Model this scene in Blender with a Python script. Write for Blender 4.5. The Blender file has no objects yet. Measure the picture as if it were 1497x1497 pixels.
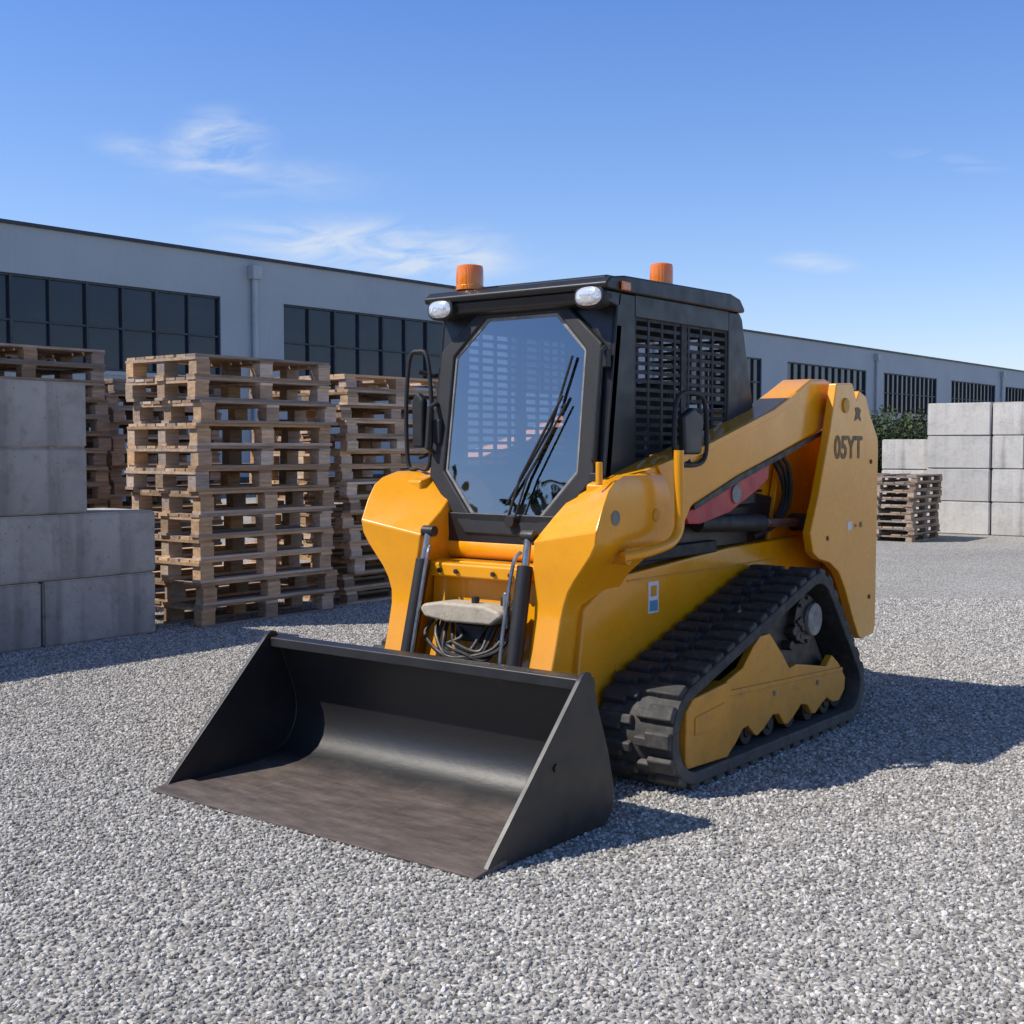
import bpy, bmesh, math, random
from mathutils import Vector, Matrix
random.seed(7)
C=bpy.context.scene.collection
R=math.radians

# ------------------------------------------------------------ materials
def new_mat(name):
    m=bpy.data.materials.new(name); m.use_nodes=True
    nt=m.node_tree; return m,nt,nt.nodes,nt.links,nt.nodes['Principled BSDF']
def surf(name,c1,c2=None,rough=.5,rvar=.12,metal=0.,nscale=4.,bump=.05,bscale=80.,spec=.5,coat=0.,dirt=None,dirt_amt=.4,objrand=0.,fmin=.35,fmax=.65,bdist=.004,low_dust=None,pits=False):
    m,nt,N,Lk,P=new_mat(name)
    tc=N.new('ShaderNodeTexCoord')
    co=tc.outputs['Object']
    no=N.new('ShaderNodeTexNoise'); no.inputs['Scale'].default_value=nscale; no.inputs['Detail'].default_value=8; no.inputs['Roughness'].default_value=.62
    Lk.new(co,no.inputs['Vector'])
    rmp=N.new('ShaderNodeValToRGB'); rmp.color_ramp.elements[0].position=fmin; rmp.color_ramp.elements[1].position=fmax
    c2=c2 or tuple(x*.85 for x in c1)
    rmp.color_ramp.elements[0].color=(*c2,1); rmp.color_ramp.elements[1].color=(*c1,1)
    Lk.new(no.outputs['Fac'],rmp.inputs['Fac'])
    col=rmp.outputs['Color']
    if dirt:
        n2=N.new('ShaderNodeTexNoise'); n2.inputs['Scale'].default_value=nscale*3.1; n2.inputs['Detail'].default_value=10; n2.inputs['Roughness'].default_value=.7
        Lk.new(co,n2.inputs['Vector'])
        r2=N.new('ShaderNodeMapRange'); r2.inputs['From Min'].default_value=.5; r2.inputs['From Max'].default_value=.75; r2.inputs['To Max'].default_value=dirt_amt
        Lk.new(n2.outputs['Fac'],r2.inputs['Value'])
        mx=N.new('ShaderNodeMix'); mx.data_type='RGBA'; mx.inputs['B'].default_value=(*dirt,1)
        Lk.new(r2.outputs[0],mx.inputs['Factor']); Lk.new(col,mx.inputs['A']); col=mx.outputs['Result']
    if low_dust:
        zc,amt,dc=low_dust
        sx=N.new('ShaderNodeSeparateXYZ'); Lk.new(co,sx.inputs[0])
        zr=N.new('ShaderNodeMapRange'); zr.inputs['From Min'].default_value=0; zr.inputs['From Max'].default_value=zc; zr.inputs['To Min'].default_value=amt; zr.inputs['To Max'].default_value=0
        Lk.new(sx.outputs[2],zr.inputs['Value'])
        nz=N.new('ShaderNodeTexNoise'); nz.inputs['Scale'].default_value=9; nz.inputs['Detail'].default_value=9; nz.inputs['Roughness'].default_value=.7; Lk.new(co,nz.inputs['Vector'])
        ml=N.new('ShaderNodeMath'); ml.operation='MULTIPLY'; ml.use_clamp=True; 
        m2=N.new('ShaderNodeMath'); m2.operation='MULTIPLY'; m2.inputs[1].default_value=1.9; Lk.new(nz.outputs['Fac'],m2.inputs[0])
        Lk.new(zr.outputs[0],ml.inputs[0]); Lk.new(m2.outputs[0],ml.inputs[1])
        mx=N.new('ShaderNodeMix'); mx.data_type='RGBA'; mx.inputs['B'].default_value=(*dc,1)
        Lk.new(ml.outputs[0],mx.inputs['Factor']); Lk.new(col,mx.inputs['A']); col=mx.outputs['Result']
    if pits:
        v=N.new('ShaderNodeTexVoronoi'); v.inputs['Scale'].default_value=16; Lk.new(co,v.inputs['Vector'])
        pr=N.new('ShaderNodeMapRange'); pr.inputs['From Min'].default_value=.05; pr.inputs['From Max'].default_value=.12; pr.inputs['To Min'].default_value=.45; pr.inputs['To Max'].default_value=1; Lk.new(v.outputs['Distance'],pr.inputs['Value'])
        mp=N.new('ShaderNodeMapping'); mp.inputs['Scale'].default_value=(7,7,.6); Lk.new(co,mp.inputs[0])
        ns=N.new('ShaderNodeTexNoise'); ns.inputs['Scale'].default_value=1; ns.inputs['Detail'].default_value=6; Lk.new(mp.outputs[0],ns.inputs['Vector'])
        sr=N.new('ShaderNodeMapRange'); sr.inputs['From Min'].default_value=.50; sr.inputs['From Max'].default_value=.72; sr.inputs['To Min'].default_value=1; sr.inputs['To Max'].default_value=.68; Lk.new(ns.outputs['Fac'],sr.inputs['Value'])
        mm=N.new('ShaderNodeMath'); mm.operation='MULTIPLY'; Lk.new(pr.outputs[0],mm.inputs[0]); Lk.new(sr.outputs[0],mm.inputs[1])
        hs=N.new('ShaderNodeHueSaturation'); Lk.new(col,hs.inputs['Color']); Lk.new(mm.outputs[0],hs.inputs['Value']); col=hs.outputs['Color']
    if objrand>0:
        oi=N.new('ShaderNodeObjectInfo'); mr=N.new('ShaderNodeMapRange')
        mr.inputs['To Min'].default_value=1-objrand; mr.inputs['To Max'].default_value=1+objrand*.6
        Lk.new(oi.outputs['Random'],mr.inputs['Value'])
        hs=N.new('ShaderNodeHueSaturation'); Lk.new(col,hs.inputs['Color']); Lk.new(mr.outputs[0],hs.inputs['Value']); col=hs.outputs['Color']
    Lk.new(col,P.inputs['Base Color'])
    n3=N.new('ShaderNodeTexNoise'); n3.inputs['Scale'].default_value=nscale*2.3; n3.inputs['Detail'].default_value=6
    Lk.new(co,n3.inputs['Vector'])
    r3=N.new('ShaderNodeMapRange'); r3.inputs['From Min'].default_value=.3; r3.inputs['From Max'].default_value=.7
    r3.inputs['To Min'].default_value=max(.02,rough-rvar); r3.inputs['To Max'].default_value=min(1,rough+rvar)
    Lk.new(n3.outputs['Fac'],r3.inputs['Value']); Lk.new(r3.outputs[0],P.inputs['Roughness'])
    P.inputs['Metallic'].default_value=metal
    P.inputs['Specular IOR Level'].default_value=spec
    P.inputs['Coat Weight'].default_value=coat; P.inputs['Coat Roughness'].default_value=.12
    if bump>0:
        n4=N.new('ShaderNodeTexNoise'); n4.inputs['Scale'].default_value=bscale; n4.inputs['Detail'].default_value=4
        Lk.new(co,n4.inputs['Vector'])
        b=N.new('ShaderNodeBump'); b.inputs['Strength'].default_value=bump; b.inputs['Distance'].default_value=bdist
        Lk.new(n4.outputs['Fac'],b.inputs['Height']); Lk.new(b.outputs[0],P.inputs['Normal'])
    return m

YEL=surf('yellow_paint',(.85,.350,.003),(.80,.320,.003),rough=.28,rvar=.08,nscale=3,bump=.10,bscale=12,coat=.45,spec=.4,dirt=(.45,.21,.03),dirt_amt=.2,bdist=.003,low_dust=(.7,.24,(.34,.25,.13)))
YELD=surf('yellow_paint_worn',(.70,.295,.008),(.58,.25,.010),rough=.42,rvar=.12,nscale=5,bump=.2,bscale=22,dirt=(.22,.13,.04),dirt_amt=.55,low_dust=(.5,.30,(.28,.21,.12)))
BLK=surf('black_paint',(.017,.017,.018),(.012,.012,.013),rough=.40,rvar=.08,nscale=5,bump=.08,bscale=30,dirt=(.045,.042,.04),dirt_amt=.12,low_dust=(.35,.10,(.14,.12,.10)))
BLKM=surf('matt_black_plastic',(.018,.018,.019),(.012,.012,.013),rough=.6,rvar=.1,nscale=8,bump=.1,bscale=90)
RUB=surf('track_rubber',(.035,.034,.033),(.02,.02,.02),rough=.7,rvar=.12,nscale=6,bump=.5,bscale=50,dirt=(.15,.14,.125),dirt_amt=.45,low_dust=(.45,.4,(.17,.155,.135)))
DRK=surf('greasy_dark_steel',(.03,.027,.024),(.012,.011,.01),rough=.5,nscale=9,bump=.3,bscale=40,dirt=(.1,.06,.035),dirt_amt=.5)
STEEL=surf('bare_steel',(.42,.41,.39),(.28,.27,.26),rough=.32,metal=.85,nscale=9,bump=.1)
HUB=surf('hub_dusty',(.30,.29,.27),(.16,.15,.14),rough=.6,nscale=12,bump=.3,bscale=60,dirt=(.08,.06,.05),dirt_amt=.6)
RED=surf('red_paint',(.50,.03,.035),(.38,.025,.03),rough=.45,nscale=6,dirt=(.2,.1,.08),dirt_amt=.35)
BEIGE=surf('dusty_beige',(.50,.43,.33),(.38,.33,.25),rough=.75,nscale=14,bump=.4,dirt=(.18,.14,.1),dirt_amt=.5)
WHT=surf('label_white',(.75,.75,.73),(.65,.65,.63),rough=.5,nscale=14,bump=0)
BLU=surf('label_blue',(.08,.3,.45),(.1,.25,.4),rough=.5,nscale=14,bump=0)
TXT=surf('decal_dark',(.09,.055,.012),(.20,.10,.012),rough=.5,nscale=30,bump=0)
SEAT=surf('seat_vinyl',(.05,.05,.052),rough=.6,nscale=8)
AMB,_nt,_N,_L,_P=new_mat('amber_lens')
_P.inputs['Base Color'].default_value=(.85,.22,.01,1); _P.inputs['Roughness'].default_value=.18; _P.inputs['Subsurface Weight'].default_value=.3; _P.inputs['Coat Weight'].default_value=.5
_w=_N.new('ShaderNodeTexWave'); _w.inputs['Scale'].default_value=45; _b=_N.new('ShaderNodeBump'); _b.inputs['Strength'].default_value=.5; _b.inputs['Distance'].default_value=.003
_t=_N.new('ShaderNodeTexCoord'); _L.new(_t.outputs['Object'],_w.inputs['Vector']); _L.new(_w.outputs['Fac'],_b.inputs['Height']); _L.new(_b.outputs[0],_P.inputs['Normal'])
LAMP,_nt,_N,_L,_P=new_mat('headlamp_lens')
_P.inputs['Base Color'].default_value=(.8,.82,.84,1); _P.inputs['Roughness'].default_value=.08; _P.inputs['Metallic'].default_value=.45; _P.inputs['Coat Weight'].default_value=1
_v=_N.new('ShaderNodeTexVoronoi'); _v.inputs['Scale'].default_value=60; _b=_N.new('ShaderNodeBump'); _b.inputs['Strength'].default_value=.5; _b.inputs['Distance'].default_value=.004
_t=_N.new('ShaderNodeTexCoord'); _L.new(_t.outputs['Object'],_v.inputs['Vector']); _L.new(_v.outputs['Distance'],_b.inputs['Height']); _L.new(_b.outputs[0],_P.inputs['Normal'])

def glass_mat(name,refl,tint,trans_col):
    m,nt,N,Lk,P=new_mat(name); N.remove(P)
    out=N['Material Output']
    tr=N.new('ShaderNodeBsdfTransparent'); tr.inputs[0].default_value=(*trans_col,1)
    gl=N.new('ShaderNodeBsdfGlossy'); gl.inputs['Color'].default_value=(*tint,1); gl.inputs['Roughness'].default_value=.015
    fr=N.new('ShaderNodeLayerWeight'); fr.inputs['Blend'].default_value=.25
    mr=N.new('ShaderNodeMapRange'); mr.inputs['To Min'].default_value=refl; mr.inputs['To Max'].default_value=1
    Lk.new(fr.outputs['Fresnel'],mr.inputs['Value'])
    no=N.new('ShaderNodeTexNoise'); no.inputs['Scale'].default_value=2.5
    tc=N.new('ShaderNodeTexCoord'); Lk.new(tc.outputs['Object'],no.inputs['Vector'])
    b=N.new('ShaderNodeBump'); b.inputs['Strength'].default_value=.15; b.inputs['Distance'].default_value=.02
    Lk.new(no.outputs['Fac'],b.inputs['Height']); Lk.new(b.outputs[0],gl.inputs['Normal'])
    mx=N.new('ShaderNodeMixShader'); Lk.new(mr.outputs[0],mx.inputs[0]); Lk.new(tr.outputs[0],mx.inputs[1]); Lk.new(gl.outputs[0],mx.inputs[2])
    Lk.new(mx.outputs[0],out.inputs['Surface']); return m
GLASS=glass_mat('cab_glass',.19,(.92,.97,.98),(.66,.72,.74))

CONC=surf('concrete',(.47,.455,.42),(.36,.345,.32),rough=.9,rvar=.05,nscale=2.2,bump=.7,bscale=35,dirt=(.2,.18,.155),dirt_amt=.6,objrand=.12,spec=.2,bdist=.007,pits=True)
CONCL=surf('concrete_pale',(.62,.595,.55),(.52,.50,.46),rough=.9,rvar=.05,nscale=2.2,bump=.6,bscale=30,dirt=(.3,.28,.25),dirt_amt=.6,objrand=.12,spec=.2,bdist=.006,pits=True)

def wood_mat(name,c1,c2,rnd=.35):
    m,nt,N,Lk,P=new_mat(name)
    tc=N.new('ShaderNodeTexCoord'); mp=N.new('ShaderNodeMapping'); mp.inputs['Scale'].default_value=(3,14,30)
    Lk.new(tc.outputs['Object'],mp.inputs['Vector'])
    oi=N.new('ShaderNodeObjectInfo'); va=N.new('ShaderNodeVectorMath'); va.operation='ADD'
    cx=N.new('ShaderNodeCombineXYZ'); ml=N.new('ShaderNodeMath'); ml.operation='MULTIPLY'; ml.inputs[1].default_value=60
    Lk.new(oi.outputs['Random'],ml.inputs[0]); Lk.new(ml.outputs[0],cx.inputs[0]); Lk.new(ml.outputs[0],cx.inputs[1])
    Lk.new(mp.outputs[0],va.inputs[0]); Lk.new(cx.outputs[0],va.inputs[1])
    no=N.new('ShaderNodeTexNoise'); no.inputs['Scale'].default_value=1.3; no.inputs['Detail'].default_value=8; no.inputs['Roughness'].default_value=.65
    Lk.new(va.outputs[0],no.inputs['Vector'])
    r=N.new('ShaderNodeValToRGB'); r.color_ramp.elements[0].position=.3; r.color_ramp.elements[1].position=.68
    r.color_ramp.elements[0].color=(*c2,1); r.color_ramp.elements[1].color=(*c1,1)
    Lk.new(no.outputs['Fac'],r.inputs['Fac'])
    at=N.new('ShaderNodeAttribute'); at.attribute_name='rnd'
    ad=N.new('ShaderNodeMath'); ad.operation='MULTIPLY_ADD'; ad.inputs[1].default_value=1.4; Lk.new(at.outputs['Fac'],ad.inputs[0])
    o6=N.new('ShaderNodeMath'); o6.operation='MULTIPLY'; o6.inputs[1].default_value=.6; Lk.new(oi.outputs['Random'],o6.inputs[0]); Lk.new(o6.outputs[0],ad.inputs[2])
    mr=N.new('ShaderNodeMapRange'); mr.inputs['From Max'].default_value=2; mr.inputs['To Min'].default_value=1-rnd; mr.inputs['To Max'].default_value=1+rnd
    Lk.new(ad.outputs[0],mr.inputs['Value'])
    # some boards weathered to grey
    sr=N.new('ShaderNodeMath'); sr.operation='FRACT'; m7=N.new('ShaderNodeMath'); m7.operation='MULTIPLY'; m7.inputs[1].default_value=7.3; Lk.new(at.outputs['Fac'],m7.inputs[0]); Lk.new(m7.outputs[0],sr.inputs[0])
    s2=N.new('ShaderNodeMapRange'); s2.inputs['To Min'].default_value=.5; s2.inputs['To Max'].default_value=1.05; Lk.new(sr.outputs[0],s2.inputs['Value'])
    hs=N.new('ShaderNodeHueSaturation'); Lk.new(r.outputs[0],hs.inputs['Color']); Lk.new(mr.outputs[0],hs.inputs['Value']); Lk.new(s2.outputs[0],hs.inputs['Saturation'])
    Lk.new(hs.outputs[0],P.inputs['Base Color']); P.inputs['Roughness'].default_value=.8; P.inputs['Specular IOR Level'].default_value=.2
    b=N.new('ShaderNodeBump'); b.inputs['Strength'].default_value=.5; b.inputs['Distance'].default_value=.004
    Lk.new(no.outputs['Fac'],b.inputs['Height']); Lk.new(b.outputs[0],P.inputs['Normal'])
    return m
WOOD=wood_mat('pallet_wood',(.60,.40,.23),(.32,.195,.11),.5)
WOODD=wood_mat('pallet_wood_weathered',(.42,.29,.18),(.19,.125,.078),.55)

# ------------------------------------------------------------ geometry helpers
def finish(me,name,mat,parent,bevel=0,seg=2,smooth=35):
    ob=bpy.data.objects.new(name,me); C.objects.link(ob)
    if mat: me.materials.append(mat)
    if parent: ob.parent=parent
    for p in me.polygons: p.use_smooth=True
    me.set_sharp_from_angle(angle=R(smooth))
    if bevel>0:
        b=ob.modifiers.new('bevel','BEVEL'); b.width=bevel; b.segments=seg; b.limit_method='ANGLE'; b.angle_limit=R(30); b.harden_normals=True
    return ob
def empty(name,loc=(0,0,0),rz=0):
    e=bpy.data.objects.new(name,None); e.location=loc; e.rotation_euler=(0,0,rz); e.empty_display_size=.3; C.objects.link(e); return e
def bm_mesh(bm,name):
    bmesh.ops.recalc_face_normals(bm,faces=bm.faces[:])
    me=bpy.data.meshes.new(name); bm.to_mesh(me); bm.free(); return me
def add_box(bm,x0,x1,y0,y1,z0,z1,M=None):
    v=[bm.verts.new((x,y,z)) for x in(x0,x1) for y in(y0,y1) for z in(z0,z1)]
    if M is not None:
        for q in v: q.co=M@q.co
    F=[(0,1,3,2),(4,6,7,5),(0,4,5,1),(2,3,7,6),(0,2,6,4),(1,5,7,3)]
    return [bm.faces.new([v[i] for i in f]) for f in F]
def box(name,x0,x1,y0,y1,z0,z1,mat,parent=None,bevel=.005,seg=2):
    bm=bmesh.new(); add_box(bm,x0,x1,y0,y1,z0,z1)
    return finish(bm_mesh(bm,name),name,mat,parent,bevel,seg)
def prism(name,pts,d0,d1,mat,parent=None,bevel=.006,axis='Y',seg=2):
    """pts in (x,z) extruded along Y, or (y,z) extruded along X"""
    bm=bmesh.new()
    def mk(p,d): return (p[0],d,p[1]) if axis=='Y' else (d,p[0],p[1])
    a=[bm.verts.new(mk(p,d0)) for p in pts]; b=[bm.verts.new(mk(p,d1)) for p in pts]
    n=len(pts); bm.faces.new(a); bm.faces.new(b[::-1])
    for i in range(n): bm.faces.new((a[i],b[i],b[(i+1)%n],a[(i+1)%n]))
    return finish(bm_mesh(bm,name),name,mat,parent,bevel,seg)
def tube(name,pts,r,mat,parent=None,n=12,smooth_path=False,closed=False):
    pts=[Vector(p) for p in pts]
    if smooth_path:
        o=[]; m=len(pts)
        rng=range(m if closed else m-1)
        for i in rng:
            if closed: p0,p1,p2,p3=pts[i-1],pts[i],pts[(i+1)%m],pts[(i+2)%m]
            else: p0,p1,p2,p3=pts[max(i-1,0)],pts[i],pts[i+1],pts[min(i+2,m-1)]
            for k in range(8):
                t=k/8; o.append(.5*((2*p1)+(-p0+p2)*t+(2*p0-5*p1+4*p2-p3)*t*t+(-p0+3*p1-3*p2+p3)*t**3))
        if not closed: o.append(pts[-1])
        pts=o
    bm=bmesh.new(); rings=[]; m=len(pts); ref=None
    for i,p in enumerate(pts):
        if closed: d=(pts[(i+1)%m]-pts[i-1]).normalized()
        else: d=(pts[min(i+1,m-1)]-pts[max(i-1,0)]).normalized()
        if ref is None:
            ref=Vector((0,0,1)) if abs(d.z)<.9 else Vector((1,0,0))
        u=(ref-d*ref.dot(d)).normalized(); w=d.cross(u); ref=u
        rings.append([bm.verts.new(p+(u*math.cos(2*math.pi*k/n)+w*math.sin(2*math.pi*k/n))*r) for k in range(n)])
    for i in range(m if closed else m-1):
        A,B=rings[i],rings[(i+1)%m]
        for k in range(n): bm.faces.new((A[k],A[(k+1)%n],B[(k+1)%n],B[k]))
    if not closed: bm.faces.new(rings[0][::-1]); bm.faces.new(rings[-1])
    return finish(bm_mesh(bm,name),name,mat,parent,0)
def cyl(name,p0,p1,r,mat,parent=None,n=32,bevel=.004):
    ob=tube(name,[p0,p1],r,mat,parent,n)
    if bevel>0:
        b=ob.modifiers.new('bevel','BEVEL'); b.width=bevel; b.segments=2; b.limit_method='ANGLE'; b.angle_limit=R(40); b.harden_normals=True
    return ob
def loft(name,rings,mat,parent=None,bevel=.01,closed_ends=True,seg=3,smooth=40):
    bm=bmesh.new(); V=[[bm.verts.new(p) for p in r] for r in rings]; n=len(rings[0])
    for i in range(len(V)-1):
        for k in range(n): bm.faces.new((V[i][k],V[i][(k+1)%n],V[i+1][(k+1)%n],V[i+1][k]))
    if closed_ends: bm.faces.new(V[0][::-1]); bm.faces.new(V[-1])
    return finish(bm_mesh(bm,name),name,mat,parent,bevel,seg,smooth)

# ------------------------------------------------------------ skid steer (tracked loader)
ML=empty('tracked_skid_steer_loader')
CB=.90   # centre line
def mir(y): return 2*CB-y

# --- bucket
BW=1.81
def bucket():
    prof=[(-.02,.012),(.30,.022),(.52,.03),(.60,.042),(.66,.062),(.71,.095),(.745,.14),(.765,.19),(.772,.245),(.765,.31),(.735,.40),(.70,.48),(.672,.55),(.655,.60)]
    th=.022
    out=[]
    for i,p in enumerate(prof):
        a=Vector(prof[max(i-1,0)]); b=Vector(prof[min(i+1,len(prof)-1)]); d=(b-a).normalized(); nrm=Vector((d.y,-d.x))
        t=th if i>0 else .008
        out.append((p[0]+nrm.x*t, max(p[1]+nrm.y*t,.001)))
    m,nt,N,Lk,P=new_mat('bucket_worn_steel')
    tc=N.new('ShaderNodeTexCoord'); sx=N.new('ShaderNodeSeparateXYZ'); Lk.new(tc.outputs['Object'],sx.inputs[0])
    no=N.new('ShaderNodeTexNoise'); no.inputs['Scale'].default_value=3; no.inputs['Detail'].default_value=9; no.inputs['Roughness'].default_value=.65; Lk.new(tc.outputs['Object'],no.inputs['Vector'])
    ad=N.new('ShaderNodeMath'); ad.operation='MULTIPLY_ADD'; ad.inputs[1].default_value=.28; Lk.new(no.outputs['Fac'],ad.inputs[0]); Lk.new(sx.outputs[0],ad.inputs[2])
    mr=N.new('ShaderNodeMapRange'); mr.inputs['From Min'].default_value=.66; mr.inputs['From Max'].default_value=.80; Lk.new(ad.outputs[0],mr.inputs['Value'])
    n2=N.new('ShaderNodeTexNoise'); n2.inputs['Scale'].default_value=7; n2.inputs['Detail'].default_value=10; n2.inputs['Roughness'].default_value=.7
    mp=N.new('ShaderNodeMapping'); mp.inputs['Scale'].default_value=(2.5,.7,1); Lk.new(tc.outputs['Object'],mp.inputs[0]); Lk.new(mp.outputs[0],n2.inputs['Vector'])
    rr=N.new('ShaderNodeValToRGB'); e=rr.color_ramp.elements; e[0].position=.32; e[0].color=(.055,.044,.038,1); e[1].position=.72; e[1].color=(.17,.135,.115,1)
    x=e.new(.52); x.color=(.105,.080,.067,1)
    Lk.new(n2.outputs['Fac'],rr.inputs['Fac'])
    ms=N.new('ShaderNodeMapping'); ms.inputs['Scale'].default_value=(2.2,90,1); Lk.new(tc.outputs['Object'],ms.inputs[0])
    n5=N.new('ShaderNodeTexNoise'); n5.inputs['Scale'].default_value=1; n5.inputs['Detail'].default_value=6; Lk.new(ms.outputs[0],n5.inputs['Vector'])
    r5=N.new('ShaderNodeMapRange'); r5.inputs['From Min'].default_value=.6; r5.inputs['From Max'].default_value=.75; r5.inputs['To Max'].default_value=.5; Lk.new(n5.outputs['Fac'],r5.inputs['Value'])
    m5=N.new('ShaderNodeMix'); m5.data_type='RGBA'; m5.inputs['B'].default_value=(.22,.19,.17,1); Lk.new(r5.outputs[0],m5.inputs['Factor']); Lk.new(rr.outputs[0],m5.inputs['A'])
    mx=N.new('ShaderNodeMix'); mx.data_type='RGBA'; Lk.new(mr.outputs[0],mx.inputs['Factor']); Lk.new(m5.outputs['Result'],mx.inputs['A']); mx.inputs['B'].default_value=(.017,.017,.018,1)
    Lk.new(mx.outputs['Result'],P.inputs['Base Color'])
    r2=N.new('ShaderNodeMapRange'); r2.inputs['To Min'].default_value=.62; r2.inputs['To Max'].default_value=.42; Lk.new(mr.outputs[0],r2.inputs['Value']); Lk.new(r2.outputs[0],P.inputs['Roughness'])
    b=N.new('ShaderNodeBump'); b.inputs['Strength'].default_value=.35; b.inputs['Distance'].default_value=.006; Lk.new(n2.outputs['Fac'],b.inputs['Height']); Lk.new(b.outputs[0],P.inputs['Normal'])
    bm=bmesh.new()
    loop=prof+out[::-1]
    a=[bm.verts.new((p[0],.0085,p[1])) for p in loop]; c=[bm.verts.new((p[0],BW-.0085,p[1])) for p in loop]
    n=len(loop)
    for i in range(n): bm.faces.new((a[i],c[i],c[(i+1)%n],a[(i+1)%n]))
    k=len(prof)
    for i in range(k-1):
        for vv in (a,c):
            bm.faces.new((vv[i],vv[i+1],vv[n-2-i],vv[n-1-i]))
    finish(bm_mesh(bm,'bucket_shell'),'bucket_shell',m,ML,0,smooth=50)
    side=[(.0,.004),(.04,.05),(.30,.315),(.575,.60),(.60,.625),(.625,.635),(.65,.628),(.668,.60),(.70,.49),(.775,.30),(.815,.15),(.815,.08),(.79,.03),(.75,.004)]
    prism('bucket_side_1',side,-.012,.010,BLK,ML,.003)
    prism('bucket_side_2',side,BW-.010,BW+.012,BLK,ML,.003)
    prism('bucket_top_rail',[(.60,.56),(.605,.605),(.66,.612),(.71,.60),(.72,.555),(.70,.545)],.0105,BW-.0105,BLK,ML,.006)
    prism('cutting_edge',[(-.055,.003),(-.055,.012),(.06,.027),(.12,.030),(.12,.004)],-.014,BW+.014,m,ML,.002)
    for y,s in ((-.013,-1),(BW+.013,1)):
        cyl('side_bolt',(.42,y,.30),(.42,y+s*.006,.30),.016,DRK,ML,16,.002)
    for y in (.014,BW-.014): tube('weld_bead',[(p[0]-.002,y,p[1]+.004) for p in prof[1:-1]],.005,BLK,ML,6)
    box('quick_attach_plate',.84,.89,.42,1.38,.08,.55,BLK,ML,.008)
    for y in (.42,.60,1.18,1.36):
        prism('bucket_bracket',[(.81,.1),(.98,.14),(1.02,.3),(.95,.5),(.76,.54),(.80,.32)],y,y+.025,BLK,ML,.004)
bucket()

# --- track units
def hull(circs,n=220):
    pts=[]
    for cx,cz,r in circs:
        for k in range(72):
            t=2*math.pi*k/72; pts.append((cx+r*math.cos(t),cz+r*math.sin(t)))
    pts=sorted(set(pts))
    def half(P):
        h=[]
        for p in P:
            while len(h)>1 and (h[-1][0]-h[-2][0])*(p[1]-h[-2][1])-(h[-1][1]-h[-2][1])*(p[0]-h[-2][0])<=0: h.pop()
            h.append(p)
        return h
    H=half(pts)[:-1]+half(pts[::-1])[:-1]
    L=[0]
    for i in range(len(H)): L.append(L[-1]+math.dist(H[i],H[(i+1)%len(H)]))
    tot=L[-1]; out=[]
    j=0
    for k in range(n):
        s=tot*k/n
        while L[j+1]<s: j+=1
        t=(s-L[j])/(L[j+1]-L[j]); p=H[j]; q=H[(j+1)%len(H)]
        out.append((p[0]+(q[0]-p[0])*t,p[1]+(q[1]-p[1])*t))
    return out,tot
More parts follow.
